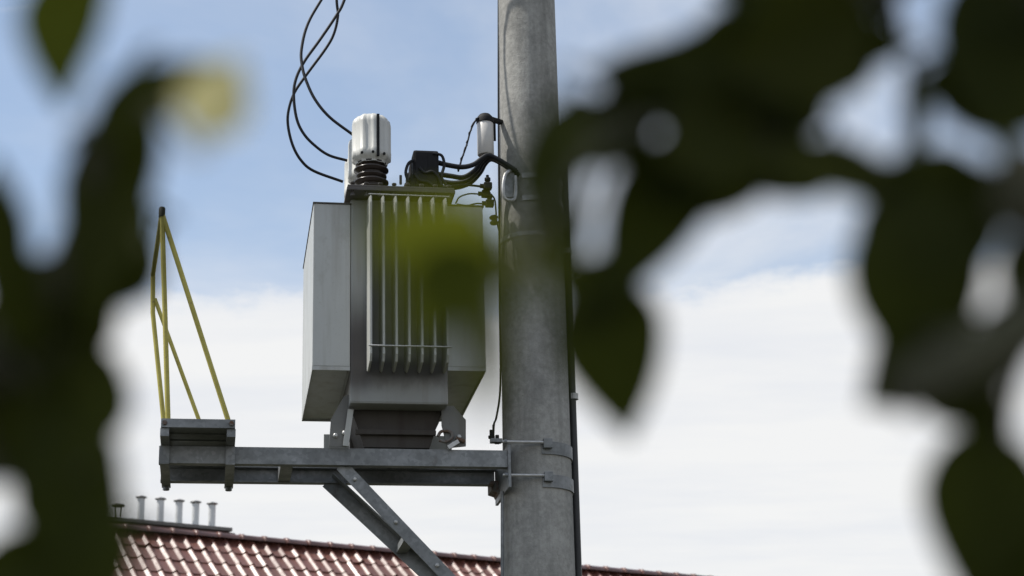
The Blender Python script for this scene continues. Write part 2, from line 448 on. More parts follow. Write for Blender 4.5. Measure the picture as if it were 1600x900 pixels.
# rusty corner under the beam end
a = L(762, 735, .42); b2 = L(792, 775, .42)
MB().prism([(a.x, BZ0 - .002), (-.046, BZ0 - .002), (-.046, b2.z - .02), (a.x + .03, BZ0 - .06), (a.x, BZ0 - .05)], .30, .43, 1).build('corner_bracket', 'rusty_steel', fr, fb)
for (x, y) in ((768, 757), (781, 768)):
    q = L(x, y, .3); MB().lathe([(.015, 0), (.015, .014), (.008, .014), (.008, .03)], (q.x, .298, q.z), 6, axis=Vector((0, -1, 0))).build('bolt', 'rusty_steel', fr, fb)
# braces: angle irons running down to the pole
def angle_iron(p0, p1, leg, t, vs):
    p0, p1 = Vector(p0), Vector(p1); d = (p1 - p0).normalized(); nrm = Vector((d.z, 0, -d.x))
    if nrm.z < 0: nrm = -nrm
    o = MB()
    o.bar(p0, p1, t, leg, nrm)                                     # leg that faces the viewer
    e0, e1 = p0 + nrm * (leg / 2 - t / 2) + Vector((0, vs * (leg / 2 + t / 2), 0)), p1 + nrm * (leg / 2 - t / 2) + Vector((0, vs * (leg / 2 + t / 2), 0))
    o.bar(e0, e1, leg, t, nrm)
    return o
def ext(p, q, u):
    s = (u - p.x) / (q.x - p.x); return p + (q - p) * s
n0, n1 = L(533, 727, .03), L(703, 905, .03)
f0, f1 = L(512, 752, .41), L(668, 897, .41)
angle_iron(n0, ext(n0, n1, -.04), .062, .007, 1).build('brace', 'galvanised_steel', fr, fb)
angle_iron(f0, ext(f0, f1, -.04), .075, .007, -1).build('brace', 'galvanised_steel', fr, fb)
s0 = L(628, 856, .2)
mb = MB(); q = ext(n0, n1, s0.x + .02); q2 = ext(f0, f1, s0.x + .02)
mb.bar(Vector((q.x, .04, q.z)), Vector((q2.x, .40, q2.z)), .055, .035)
mb.build('brace_tie', 'galvanised_steel', fr, fb)
q = ext(n0, n1, -.62)
for uu in (-.80, -.60, -.40):
    q = ext(n0, n1, uu); MB().lathe([(.011, 0), (.011, .009), (.006, .009), (.006, .018)], (q.x, .0262, q.z), 6, axis=Vector((0, -1, 0))).build('bolt', 'light_steel', fr, fb)
zl = min(ext(n0, n1, -.04).z, ext(f0, f1, -.04).z)
MB().box(-.0445, -.03, -.01, .44, zl - .12, zl + .12, .002).build('lower_plate', 'galvanised_steel', fr, fb)
c = PC(zl)
for dz in (-.07, .07):
    MB().arcband(c, PR(zl) + .001, .007, R(-150), R(150), zl + dz - .03, zl + dz + .03, 30).build('pole_band', 'galvanised_steel', fr, fb)

# ------------------------------------------------------------------ service platform with yellow guard rail
sb = (-1.57, .3, 3.79)
pf = thing('service_platform', sb, 'small steel service platform with yellow guard rail at the end of the beam', 'platform')
U0, U1, V0, V1, Z0, Z1 = -1.734, -1.388, -.20, .80, 3.830, 3.872
MB().box(U0 + .010, U1 - .010, V0 + .008, V1 - .008, Z0 + .0075, Z0 + .0125).build('deck_plate', 'galvanised_steel', pf, sb)
t = .006
MB().prism([(V0, Z0), (V0 + .04, Z0), (V0 + .04, Z0 + t), (V0 + t, Z0 + t), (V0 + t, Z1), (V0, Z1)], U0 - .001, U1 + .001, 0).build('edge_channel', 'galvanised_steel', pf, sb)
MB().prism([(V1, Z0), (V1 - .04, Z0), (V1 - .04, Z0 + t), (V1 - t, Z0 + t), (V1 - t, Z1), (V1, Z1)], U0 + .035, U1 - .035, 0).build('edge_channel', 'galvanised_steel', pf, sb)
for (ua, ub) in ((U0, U0 + .034), (U1, U1 - .034)):
    s = 1 if ub > ua else -1
    MB().prism([(ua, Z0 + .001), (ub, Z0 + .001), (ub, Z0 + .007), (ua + s * t, Z0 + .007), (ua + s * t, Z1 + .003), (ua, Z1 + .003)], V0 + .042, V1 + .004, 1).build('edge_channel', 'galvanised_steel', pf, sb)
    um = (ua + ub) / 2
    MB().box(um - .021, um + .021, V0 + .012, V1 - .01, BZ1 + .001, Z0 - .0005, .002).build('bearer', 'galvanised_steel', pf, sb)
    o = MB().box(um - .022, um + .022, -.030, .50, BZ0 - .0115, BZ0 - .0015)
    o.box(um - .022, um + .022, -.012, -.004, BZ0 - .0014, BZ1 + .0005); o.build('clamp_bar', 'galvanised_steel', pf, sb)
    for vv in (.47,):
        mb = MB().tube([(um, vv, BZ0 - .030), (um, vv, BZ1 + .002)], .008, 8)
        mb.lathe([(.017, -.030), (.017, -.0118)], (um, vv, BZ0), 6); mb.build('clamp_bolt', 'galvanised_steel', pf, sb)
    MB().lathe([(.012, 0), (.012, .01)], (um, V0 - .0005, Z1 - .021), 6, axis=Vector((0, -1, 0))).build('bolt', 'rusty_steel', pf, sb)
for k in range(6):
    vv = V0 + .14 + k * .13
    MB().box(U0 + .037, U1 - .037, vv - .003, vv + .003, Z0 - .0, Z0 + .0073).build('deck_rib', 'galvanised_steel', pf, sb)
gr = empty('guard_rail', (0, 0, 0)); gr.parent = pf
yw = .0125
ft = L(253, 332, V0); fb_ = L(263, 655, V0)
rt = L(239, 430, V1); rb = L(248, 700, V1)
def rail(name, pts, r=yw): return MB().tube(pts, r, 10).build(name, 'yellow_paint', gr, sb)
rail('post', [(fb_.x, V0 + .021, Z1 - .032), (ft.x, V0 + .012, ft.z + .01)])
rail('post', [(U0 + .020, V1 - .030, Z1 - .032), (L(240, 490, V1).x - .004, V1 - .012, L(240, 490, V1).z), (rt.x, V1 - .012, rt.z + .01)])
rail('top_bar', [(ft.x, V0 + .012, ft.z), (rt.x, V1 - .012, rt.z)])
d1 = L(360, 655, V0)
rail('diagonal', [(ft.x + .004, V0 + .012, ft.z - .01), (d1.x, V0 + .021, Z1 - .030)])
d2a = L(242, 468, V1); d2b = L(309, 652, V1); s = (Z1 - .030 - d2a.z) / (d2b.z - d2a.z)
rail('diagonal', [d2a + Vector((0, -.012, 0)), d2a + (d2b - d2a) * s + Vector((0, -.012, 0))], .011)
MB().lathe([(.016, -.03), (.016, .018), (.012, .022)], (ft.x, V0 + .012, ft.z + .01), 10).build('end_cap', 'black_rubber', gr, sb)

# ------------------------------------------------------------------ transformer
tb = (-.6, .25, 3.79)
tr = thing('pole_transformer', tb, 'grey oil transformer with cooling fins and side cabinets standing on the beam frame', 'transformer')
TU0, TU1, TV0, TV1, TZ0, TZ1 = -.834, -.350, -.10, .70, 3.990, 5.062
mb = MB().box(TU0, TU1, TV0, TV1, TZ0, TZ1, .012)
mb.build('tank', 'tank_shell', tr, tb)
# fins on the front: thin hollow plates with rounded outer edge, tapered at top and foot
fin = MB(); d = .205; ht = .011
zb, zt = 4.135, 5.045
outl = [(0, zb + .02), (-.05, zb), (-d + .02, zb + .015), (-d, zb + .05), (-d, zt - .075), (-d + .015, zt - .035), (-.03, zt), (0, zt)]
bm = bmesh.new()
lo = [bm.verts.new((-ht / 2, p[0], p[1])) for p in outl]; hi_ = [bm.verts.new((ht / 2, p[0], p[1])) for p in outl]
bm.faces.new(lo); bm.faces.new(hi_[::-1])
for i in range(len(outl)):
    j = (i + 1) % len(outl); bm.faces.new((lo[i], hi_[i], hi_[j], lo[j]))
bmesh.ops.recalc_face_normals(bm, faces=bm.faces)
bmesh.ops.bevel(bm, geom=[e for e in bm.edges if abs(e.verts[0].co.x - e.verts[1].co.x) < 1e-6], offset=.0035, segments=2, affect='EDGES')
fin.frombm(bm, False)
fme = fin.mesh('fin', (0, 0, 0), 'fin_paint')
NF = 7; fu = [-.748 + i * (.375 / (NF - 1)) for i in range(NF)]
for u in fu:
    o = bpy.data.objects.new('fin', fme); COL.objects.link(o); o.parent = tr
    o.location = Vector((u, TV0 - .0005, 0)) - Vector(tb)
# fins on the back, same plates
for i in range(7):
    o = bpy.data.objects.new('fin', fme); COL.objects.link(o); o.parent = tr
    o.location = Vector((-.79 + i * .064, TV1 + .0005, 0)) - Vector(tb); o.rotation_euler = (0, 0, math.pi)
for yy, rr in ((305.5, .0035), (541, .004)):
    zz = L(640, yy, TV0 - d).z
    MB().tube([(fu[0] - .012, TV0 - d - .003, zz), (fu[-1] + .016, TV0 - d - .003, zz)], rr, 8).build('fin_tie', 'light_steel', tr, tb)
# lid with rim bolts
LU0, LU1, LV0, LV1 = -.862, -.315, -.225, TV1 + .03
MB().box(LU0, LU1, LV0, LV1, TZ1 + .0005, TZ1 + .016, .002).build('tank_flange', 'lid_paint', tr, tb)
MB().box(LU0 + .004, LU1 - .004, LV0 + .004, LV1 - .004, TZ1 + .017, TZ1 + .030, .003).build('lid', 'lid_paint', tr, tb)
bme = MB().lathe([(.011, -.028), (.011, -.018), (.006, -.018), (.006, .034), (.012, .034), (.012, .044)], (0, 0, 0), 6).mesh('bolt', (0, 0, 0), 'lid_paint')
for i in range(8):
    for vv in (LV0 + .016, LV1 - .016):
        o = bpy.data.objects.new('bolt', bme); COL.objects.link(o); o.parent = tr
        o.location = Vector((LU0 + .03 + i * (LU1 - LU0 - .06) / 7, vv, TZ1 + .016 - .013)) - Vector(tb)
# side cabinets: open-bottomed sheet boxes with folded rims
for (u0, u1, z0, z1, v0, v1) in ((-1.020, -.8345, 4.156, 5.030, -.10, .90), (-.3495, -.158, 4.166, 5.042, -.10, .90)):
    cbx = MB().box(u0, u1, v0, v1, z0 + .02, z1, .004)
    cab = cbx.build('side_cabinet', 'cabinet_paint', tr, tb)
    MB().box(u0 + .008, u1 - .008, v0 + .008, v1 - .008, z0 + .012, z0 + .0195).build('floor_plate', 'cabinet_paint', cab, (0, 0, 0)).location = -Vector(tb)
    for (a0, a1, b0, b1) in ((u0, u1, v0, v0 + .006), (u0, u1, v1 - .006, v1), (u0, u0 + .006, v0 + .0065, v1 - .0065), (u1 - .006, u1, v0 + .0065, v1 - .0065)):
        MB().box(a0, a1, b0, b1, z0, z0 + .0195).build('rim', 'cabinet_paint', cab, (0, 0, 0)).location = -Vector(tb)
    MB().box(u0 - .004, u1 + (.004 if u0 < -.9 else .006), v0 - .006, v1 + .006, z1 + .0005, z1 + .007, .001).build('top_sheet', 'lid_paint', cab, (0, 0, 0)).location = -Vector(tb)
# base: skid, feet plates
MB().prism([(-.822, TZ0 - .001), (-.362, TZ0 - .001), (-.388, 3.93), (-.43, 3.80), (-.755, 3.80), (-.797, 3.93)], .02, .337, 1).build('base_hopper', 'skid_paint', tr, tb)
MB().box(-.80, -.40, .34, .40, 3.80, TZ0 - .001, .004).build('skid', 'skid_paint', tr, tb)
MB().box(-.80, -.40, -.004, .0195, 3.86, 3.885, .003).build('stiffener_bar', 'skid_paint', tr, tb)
def plate_px(pts, v, th, name, mat='tank_paint', holes=()):
    pl = [L(x, y, v) for x, y in pts]
    o = MB().prism([(p.x, p.z) for p in pl], v, v + th, 1).build(name, mat, tr, tb)
    for (x, y) in holes:
        q = L(x, y, v); MB().lathe([(.012, 0), (.012, .010), (.007, .010), (.007, .020)], (q.x, v, q.z), 6, axis=Vector((0, -1, 0))).build('bolt', 'light_steel', o).location = -Vector(tb)
    return o
for vv in (-.012, .452):
    if vv < .1:
        plate_px([(553, 612), (553, 640), (541, 698), (514, 698), (517, 655), (537, 620)], vv, .010, 'foot', 'foot_paint', ((524, 681), (538, 677)))
        plate_px([(690, 636), (708, 634), (728, 656), (728, 697), (699, 700), (690, 664)], vv, .010, 'foot', 'foot_paint', ((717, 683), (708, 694)))
    else:
        for (a0, a1) in ((-.93, -.80), (-.40, -.27)):
            MB().box(a0, a1, vv - .05, vv - .04, 3.792, 3.96, .002).build('foot', 'tank_paint', tr, tb)
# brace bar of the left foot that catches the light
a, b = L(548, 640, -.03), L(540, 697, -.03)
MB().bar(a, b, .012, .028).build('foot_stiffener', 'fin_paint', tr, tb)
MB().tube([L(684, 682, -.02), L(690, 674, -.02), L(704, 675, -.02), L(706, 684, -.02), L(696, 690, -.02), L(686, 688, -.02)], .008, 8, 4).build('shackle', 'rusty_steel', tr, tb)
MB().tube([L(712, 684, -.02), L(726, 690, -.02)], .010, 8).build('clamp_stud', 'rusty_steel', tr, tb)
mb = MB().bar(L(700, 700, -.02), L(716, 690, -.02), .03, .02); mb.build('wedge', 'light_steel', tr, tb)
# drain valve and lifting lugs
for u in (-.80, -.37):
    MB().prism([(u - .03, TZ1 + .031), (u + .03, TZ1 + .031), (u + .022, TZ1 + .075), (u - .022, TZ1 + .075)], .28, .292, 1).build('lifting_lug', 'lid_paint', tr, tb)
# high-voltage bushings with ribbed grey covers, one behind the other
hb0 = L(580, 285, 0.0)
for i in range(3):
    vv = 0.0 + i * .27; c = (hb0.x + .0, vv, TZ1 + .030)
    prof = [(.095, 0), (.095, .012), (.062, .014)]
    zz = .014
    for k in range(6): prof += [(.064, zz + .004), (.090 - .002 * (k % 2) * 5, zz + .014), (.090 - .002 * (k % 2) * 5, zz + .020), (.060, zz + .030)]; zz += .034
    prof += [(.055, zz), (.055, zz + .02)]
    bu = MB().lathe(prof, c, 28).build('bushing', 'dark_ceramic', tr, tb)
    zc = L(580, 249, -.09).z + .015
    zt_ = L(580, 184, 0.0).z - zc
    rf = lambda t: 1 + .04 * (1 if math.cos(t * 9 + .6) > .05 else -1)
    prof = [(.080, -.015), (.080, .0), (.098, .012), (.100, .05), (.0985, .052), (.0985, zt_ - .055), (.094, zt_ - .03), (.074, zt_ - .008), (.05, zt_)]
    MB().lathe(prof, (c[0], c[1], zc), 80, rf).build('bushing_cover', 'grey_plastic', bu).location = -Vector(tb)
    sl = MB().box(c[0] + .020, c[0] + .034, vv - .106, vv - .088, zc + .004, zc + zt_ - .022, .001)
    sl.build('cover_slot', 'black_rubber', bu).location = -Vector(tb)
    for du_ in (-.055, .0, .06):
        yv = -math.sqrt(max(0, .1035 ** 2 - du_ ** 2))
        MB().lathe([(.007, 0), (.007, .008)], (c[0] + du_, vv + yv + .003, zc + .022), 8, axis=Vector((0, -1, 0))).build('cover_clip', 'black_rubber', bu).location = -Vector(tb)
# low-voltage terminals under black boots
lb = L(663, 285, .0)
for i in range(4):
    vv = .0 + i * .15; u = lb.x
    zz = TZ1 + .030; hh = L(663, 240, 0).z - zz
    mbx = MB().box(u - .062, u + .072, vv - .05, vv + .05, zz + .05, zz + hh, .014)
    lv = mbx.build('terminal_boot', 'black_rubber', tr, tb)
    MB().lathe([(.055, 0), (.055, .02), (.042, .022), (.05, .03), (.042, .038), (.05, .046), (.04, .05)], (u, vv, zz), 20).build('bushing', 'dark_ceramic', lv).location = -Vector(tb)
    MB().box(u - .050, u + .010, vv - .054, vv - .0505, zz + .075, zz + hh - .03, .001).build('boot_flap', 'black_rubber', lv).location = -Vector(tb)
for i, (du_, dv_, hh_, ww_) in enumerate(((-.066, -.03, .10, .018), (-.066, .10, .13, .018), (.078, -.02, .085, .017), (.080, .12, .12, .017), (.082, .26, .10, .017))):
    zz = TZ1 + .030
    k = MB().lathe([(ww_ * .8, 0), (ww_, .02), (ww_ * .7, .03), (ww_, .045), (ww_, hh_), (ww_ * .6, hh_ + .02)], (lb.x + du_, dv_, zz + .02), 10)
    k.box(lb.x + du_ - .012, lb.x + du_ + .012, dv_ - .024, dv_ - .012, zz + .05, zz + hh_, .003); k.build('cable_lug', 'black_rubber', tr, tb)
for pts, v_ in (([(646, 250), (638, 256), (634, 270), (638, 284)], -.06), ([(676, 240), (690, 243), (694, 258), (690, 276), (697, 289)], -.05), ([(655, 262), (664, 270), (676, 268), (686, 278), (690, 290)], -.058), ([(648, 272), (656, 282), (668, 284), (676, 290)], -.06)):
    MB().tube([L(x, y, v_) for x, y in pts], .008, 8, 5).build('jumper_lead', 'black_cable', tr, tb)
MB().tube([L(626, 288, .0), L(626, 274, .0)], .007, 6).build('vent_stub', 'lid_paint', tr, tb)

# ------------------------------------------------------------------ high-voltage wires
hvb = lambda i: (hb0.x - .10, i * .27)
ctop = w_of(0, 0, 0)
def hv(pts, label, vend, vtop):
    n = len(pts); P = []
    for i, (x, y) in enumerate(pts):
        P.append(L(x, y, vtop + (vend - vtop) * i / (n - 1)))
    return P
wires = [
 ([(620, -230), (560, -90), (502, 0), (480, 40), (471, 78), (472, 102), (478, 125), (492, 155), (515, 183), (552, 211)], 0.0, 'black looping wire ending at the nearest grey bushing cover, topmost end'),
 ([(590, -220), (560, -70), (538, 0), (525, 25), (500, 62), (475, 97), (462, 125), (459, 152), (464, 187), (476, 211), (495, 230), (515, 243), (543, 251)], .27, 'black looping wire ending at the middle bushing, second end from the top'),
 ([(540, -210), (524, -70), (526, 0), (528, 24), (522, 52), (509, 76), (478, 118), (460, 145), (451, 172), (450, 196), (457, 226), (470, 250), (490, 267), (536, 284)], .54, 'black looping wire reaching lowest and ending at the rear bushing'),
]
arm_z = L(560, -230, .2).z
for j, (pts, vend, lab) in enumerate(wires):
    P = hv(pts, lab, vend, .15 + .1 * j)
    P = [Vector((PC(7.6)[0] - .25 - .12 * j, -.42 + .62 * j, 7.72))] + [Vector(P[0]) ] + P[1:]
    single('overhead_wire', MB().tube(P, .008, 8, 6), 'black_cable', (P[-1].x, P[-1].y, P[-1].z), lab, 'wire', 'high voltage wires')
# crossarm the wires come down from, above the picture
xb = (PC(7.6)[0], .2, 7.5)
xa = thing('crossarm', xb, 'steel crossarm with insulators near the top of the pole', 'crossarm')
MB().box(PC(7.6)[0] - .25, PC(7.6)[0] - .17, -.6, 1.0, 7.46, 7.56, .004).build('arm', 'galvanised_steel', xa, xb)
for j in range(3):
    MB().lathe([(.02, 0), (.02, .03), (.05, .04), (.03, .06), (.055, .075), (.03, .1), (.05, .11), (.03, .14), (.02, .17)], (PC(7.6)[0] - .21, -.42 + .62 * j, 7.561), 18).build('insulator', 'dark_ceramic', xa, xb)
MB().arcband(PC(7.5), PR(7.5) + .001, .008, 0, 2 * math.pi, 7.48, 7.54, 30).build('pole_band', 'galvanised_steel', xa, xb)

# ------------------------------------------------------------------ low-voltage cables to the pole
lvp = [
 ([(684, 254), (700, 258), (722, 261), (740, 257), (755, 246), (764, 243), (780, 250), (806, 266)], 0.0, .02, 'topmost thick black cable from the terminal boots, bending up under the canister'),
 ([(684, 272), (704, 275), (724, 277), (742, 266), (752, 252), (762, 245), (782, 252), (808, 269)], .1, .035, 'second thick black cable from the terminal boots, below the topmost one'),
 ([(684, 282), (708, 286), (730, 282), (746, 268), (755, 254), (766, 247), (784, 254), (810, 272)], .2, .05, 'third thick black cable from the terminal boots, hanging close to the tank lid'),
 ([(690, 292), (712, 293), (734, 286), (750, 270), (758, 256), (768, 249), (786, 257), (812, 275)], .3, .065, 'lowest thick black cable from the terminal boots, lying nearest the tank lid'),
]
for pts, va, vb, lab in lvp:
    n = len(pts); P = [L(x, y, va + (vb - va) * i / (n - 1)) for i, (x, y) in enumerate(pts)]
    e = P[-1]; P += [Vector((e.x + .03, e.y - .0, e.z - .05)), Vector((e.x + .04, e.y + .0, e.z - .20))] if False else []
    single('power_cable', MB().tube(P, [.0135, .0125], 10, 6), 'black_cable', tuple(P[0]), lab, 'cable', 'low voltage cables')

# canister on the pole
cu = L(759, 243, .08); ct = L(759, 193, .08)
cnb = (cu.x, .08, cu.z)
cn = thing('canister', cnb, 'pale grey cylinder with black cap bracketed to the pole above the cables', 'canister')
hgt = ct.z - cu.z
MB().lathe([(.040, 0), (.044, .004), (.044, hgt - .004), (.041, hgt)], (cu.x, .08, cu.z), 28).build('shell', 'canister_shell', cn, cnb)
MB().lathe([(.047, hgt + .0005), (.047, hgt + .022), (.040, hgt + .036), (.028, hgt + .050)], (cu.x, .08, cu.z), 24).build('cap', 'black_rubber', cn, cnb)
MB().bar((cu.x + .02, .08, cu.z + hgt + .03), (-.005, .16, cu.z + hgt + .045), .03, .018).build('bracket', 'black_rubber', cn, cnb)
MB().bar((cu.x + .047, .08, cu.z + hgt + .01), (cu.x + .05, .10, cu.z + hgt - .09), .02, .01).build('clip', 'black_rubber', cn, cnb)
P = [L(x, y, .06) for x, y in ((750, 184), (742, 190), (735, 205), (731, 220), (727, 233), (721, 250), (716, 268))]
single('lead_wire', MB().tube(P, .005, 6, 5).tube([p + Vector((.004 * math.sin(i * 2.4), -.006, .004)) for i, p in enumerate(catmull(P, 3))], .0045, 6), 'black_cable', tuple(P[0]), 'twisted thin black lead hanging from the canister cap down to the cables', 'wire')

# fittings between cabinet and pole
def fitting(x, y, v, label, k):
    q = L(x, y, v)
    o = thing('wire_connector', tuple(q), label, 'connector', 'black wire connectors')
    b = tuple(q)
    MB().box(q.x - .022, q.x + .022, v - .02, v + .02, q.z - .018, q.z + .018, .006).build('body', 'black_rubber', o, b)
    MB().lathe([(.012, 0), (.012, .012), (.016, .014), (.016, .030), (.008, .034), (.008, .046)], (q.x, v, q.z + .016), 8).build('bolt', 'black_rubber', o, b)
    MB().lathe([(.013, 0), (.013, .02)], (q.x - .020, v, q.z), 8, axis=Vector((-1, 0, 0))).build('jaw', 'black_rubber', o, b)
fitting(762, 291, .05, 'black bolted wire connector nearest the canister, top of the three beside the pole', 0)
fitting(759, 303, .09, 'black bolted wire connector in the middle of three beside the pole', 1)
fitting(765, 318, .13, 'black bolted wire connector lowest of three, level with the right cabinet top', 2)
for pts, v, r, lab in (
  ([(705, 291), (722, 289), (740, 290), (756, 292)], .06, .006, 'thin black wire running straight from the tank lid to the top connector'),
  ([(712, 318), (718, 308), (732, 303), (745, 303), (755, 304)], .10, .0045, 'thin black wire arching to the middle connector'),
  ([(714, 319), (730, 321), (745, 318), (760, 319)], .14, .0045, 'thin black wire lying along the right cabinet top to the lowest connector'),
  ([(767, 303), (773, 312), (775, 330), (776, 345), (781, 365)], .14, .0045, 'thin black wire drooping from the connectors down to the pole edge')):
    P = [L(x, y, v) for x, y in pts]
    single('thin_wire', MB().tube(P, r, 6, 5), 'black_cable', tuple(P[0]), lab, 'wire')
for (x, y, lab) in ((771, 340, 'upper of two small black plugs on the drooping wire beside the pole'), (772, 348, 'lower of two small black plugs on the drooping wire beside the pole')):
    q = L(x, y, .14)
    single('wire_plug', MB().lathe([(.005, -.022), (.013, -.012), (.015, .0), (.015, .010), (.007, .014), (.007, .024)], q, 10, axis=Vector((1, 0, .15))), 'black_rubber', tuple(q), lab, 'plug')

# ------------------------------------------------------------------ house with tiled roof
HRZ = 7.52; A0 = Vector((-6.42, 28.8, 0)); A1 = Vector((3.75, 35.2, 0))
hx = (A1 - A0).normalized(); HROT = math.atan2(hx.y, hx.x)
house = empty('tiled_house', A0 - hx * .6, HROT); tag(house, 'house with glossy dark red tiled roof behind the pole', 'house')
# local: x along the ridge, -y down the slope towards the viewer
HL, HW, PT = 16.5, 4.6, R(40)
EZ = HRZ - HW * math.tan(PT)
def wallbox(a): return MB().box(*a).build('wall', 'house_render', house)
wallbox((.4, HL - .4, -HW + .5, -HW + .8, 0, EZ + .15)); wallbox((.4, HL - .4, HW - .8, HW - .5, 0, EZ + .15))
for xx in (.4, HL - .7):
    MB().prism([(-HW + .801, 0), (HW - .801, 0), (HW - .801, EZ + .25), (0, HRZ - .25), (-HW + .801, EZ + .25)], xx, xx + .3, 0).build('wall', 'house_render', house)
for wx in (2.5, 5.5, 11, 14):
    w_ = MB().box(wx - .6, wx + .6, -HW + .46, -HW + .499, 1.0, 2.4).build('window', 'window_frame', house)
    for s in (-1, 1):
        MB().box(wx + s * .29 - .25, wx + s * .29 + .25, -HW + .452, -HW + .459, 1.08, 2.32).build('pane', 'window_glass', w_)
dr = MB().box(7.7, 8.7, -HW + .45, -HW + .499, 0.02, 2.1).build('door', 'door_wood', house)
MB().tube([(8.58, -HW + .44, 1.0), (8.58, -HW + .38, 1.0), (8.46, -HW + .38, 1.0)], .012, 6).build('handle', 'light_steel', dr)
slopes = []
for s in (-1, 1):
    e = Vector((0, s * math.cos(PT), -math.sin(PT)))
    n = Vector((0, s * math.sin(PT), math.cos(PT)))
    p = Vector((0, 0, HRZ)); ln = HW / math.cos(PT) + .25
    vs = [p + Vector((x, 0, 0)) + e * q - n * dd + Vector((0, s * .02, 0)) for dd in (.06, .2) for x, q in ((0, .02), (HL, .02), (HL, ln), (0, ln))]
    slopes.append(MB().add(vs, [(0, 1, 2, 3), (4, 7, 6, 5), (0, 4, 5, 1), (1, 5, 6, 2), (2, 6, 7, 3), (3, 7, 4, 0)]).build('roof_slope', 'roof_underlay', house))
# one tile: local x across, y down the slope, z out of the roof
TW, TL = .235, .385
def tile_geo():
    xs = [0, .05, .10, .128, .134, .152, .170, .177, .190, .203, .212, .235]
    zs = [.003, -.002, -.001, .001, .005, .0212, .0372, .0425, .0460, .0420, .031, .003]
    pz = lambda x: zs[xs.index(x)]
    vs, fs = [], []
    rows = ((-.06, -.002), (TL * .5, .009), (TL, .020))
    for q, dz in rows: vs += [Vector((x, q, pz(x) + dz)) for x in xs]
    n = len(xs)
    vs += [Vector((x, TL, pz(x) + .020)) for x in xs]
    vs += [Vector((x, TL + .002, pz(x) + .020 - .024)) for x in xs]
    for r_ in (0, 1, 3):
        fs += [(r_ * n + i, r_ * n + i + 1, (r_ + 1) * n + i + 1, (r_ + 1) * n + i) for i in range(n - 1)]
    return vs, fs, n
tv, tf, tn = tile_geo()
def tile_mesh():
    me = bpy.data.meshes.new('tile'); me.from_pydata(tv, [], tf); me.materials.append(MATS['roof_tile'])
    me.polygons.foreach_set('use_smooth', [i < 2 * (tn - 1) for i in range(len(tf))]); me.update(); return me
tme = tile_mesh()
e = Vector((0, -math.cos(PT), -math.sin(PT))); nn = Vector((0, -math.sin(PT), math.cos(PT)))
TM = Matrix((Vector((1, 0, 0)), e, nn)).transposed()
ncol = int(HL / TW); nrow = int((HW / math.cos(PT) + .2) / TL)
indiv = []
rest = MB()
rndt = random.Random(3)
for r_ in range(nrow):
    for c_ in range(ncol):
        org = Vector((c_ * TW, 0, HRZ)) + e * (.05 + r_ * TL) - nn * .035
        x = c_ * TW
        # ones the photograph shows: the top rows, as far as the frame reaches down
        if x < 13.0 and r_ < 6 - int(max(0, x - 2.4) / 2.2) and len(indiv) < 300:
            o = bpy.data.objects.new('tile', tme); COL.objects.link(o); o.parent = slopes[0]
            jit = Matrix.Rotation(R(rndt.uniform(-1.3, 1.3)), 3, 'Z') @ Matrix.Rotation(R(rndt.uniform(-1.2, 1.2)), 3, 'X') @ Matrix.Rotation(R(rndt.gauss(0, 1.6)), 3, 'Y')
            o.matrix_local = Matrix.Translation(org + nn * rndt.uniform(-.003, .003)) @ (TM @ jit).to_4x4()
            indiv.append(o)
        else:
            rest.add([org + TM @ v for v in tv], tf, True)
e2 = Vector((0, math.cos(PT), -math.sin(PT))); n2 = Vector((0, math.sin(PT), math.cos(PT)))
TM2 = Matrix((Vector((-1, 0, 0)), e2, n2)).transposed()
rest2 = MB()
for r_ in range(nrow):
    for c_ in range(ncol):
        org = Vector(((c_ + 1) * TW, 0, HRZ)) + e2 * (.05 + r_ * TL) - n2 * .035
        rest2.add([org + TM2 @ v for v in tv], tf, True)
for rs, sl in ((rest, slopes[0]), (rest2, slopes[1])):
    me = bpy.data.meshes.new('tile_field'); me.from_pydata(rs.v, [], rs.f); me.materials.append(MATS['roof_tile']); me.update()
    me.polygons.foreach_set('use_smooth', [True] * len(me.polygons))
    o = bpy.data.objects.new('tile_field', me); COL.objects.link(o); o.parent = sl; o['kind'] = 'stuff'
# ridge tiles
rm = MB(); seg = 12
vs = []; RL = .40
for (x, r_) in ((0, .125), (.06, .128), (.061, .112), (RL + .05, .105)):
    for k in range(seg + 1):
        a = math.pi * k / seg; vs.append((x, -r_ * 1.02 * math.cos(a), r_ * .82 * math.sin(a)))
fs = [(i * (seg + 1) + k, i * (seg + 1) + k + 1, (i + 1) * (seg + 1) + k + 1, (i + 1) * (seg + 1) + k) for i in range(3) for k in range(seg)]
vs += [(0, -.1 * math.cos(math.pi * k / seg), .1 * .8 * math.sin(math.pi * k / seg)) for k in range(seg + 1)]
fs += [(k, 4 * (seg + 1) + k, 4 * (seg + 1) + k + 1, k + 1) for k in range(seg)]
rm.add(vs, fs, True); rme = rm.mesh('ridge_tile', (0, 0, 0), 'roof_tile')
for i in range(int(HL / RL)):
    o = bpy.data.objects.new('ridge_tile', rme); COL.objects.link(o); o.parent = slopes[0]
    o.location = (i * RL, 0, HRZ - .012)
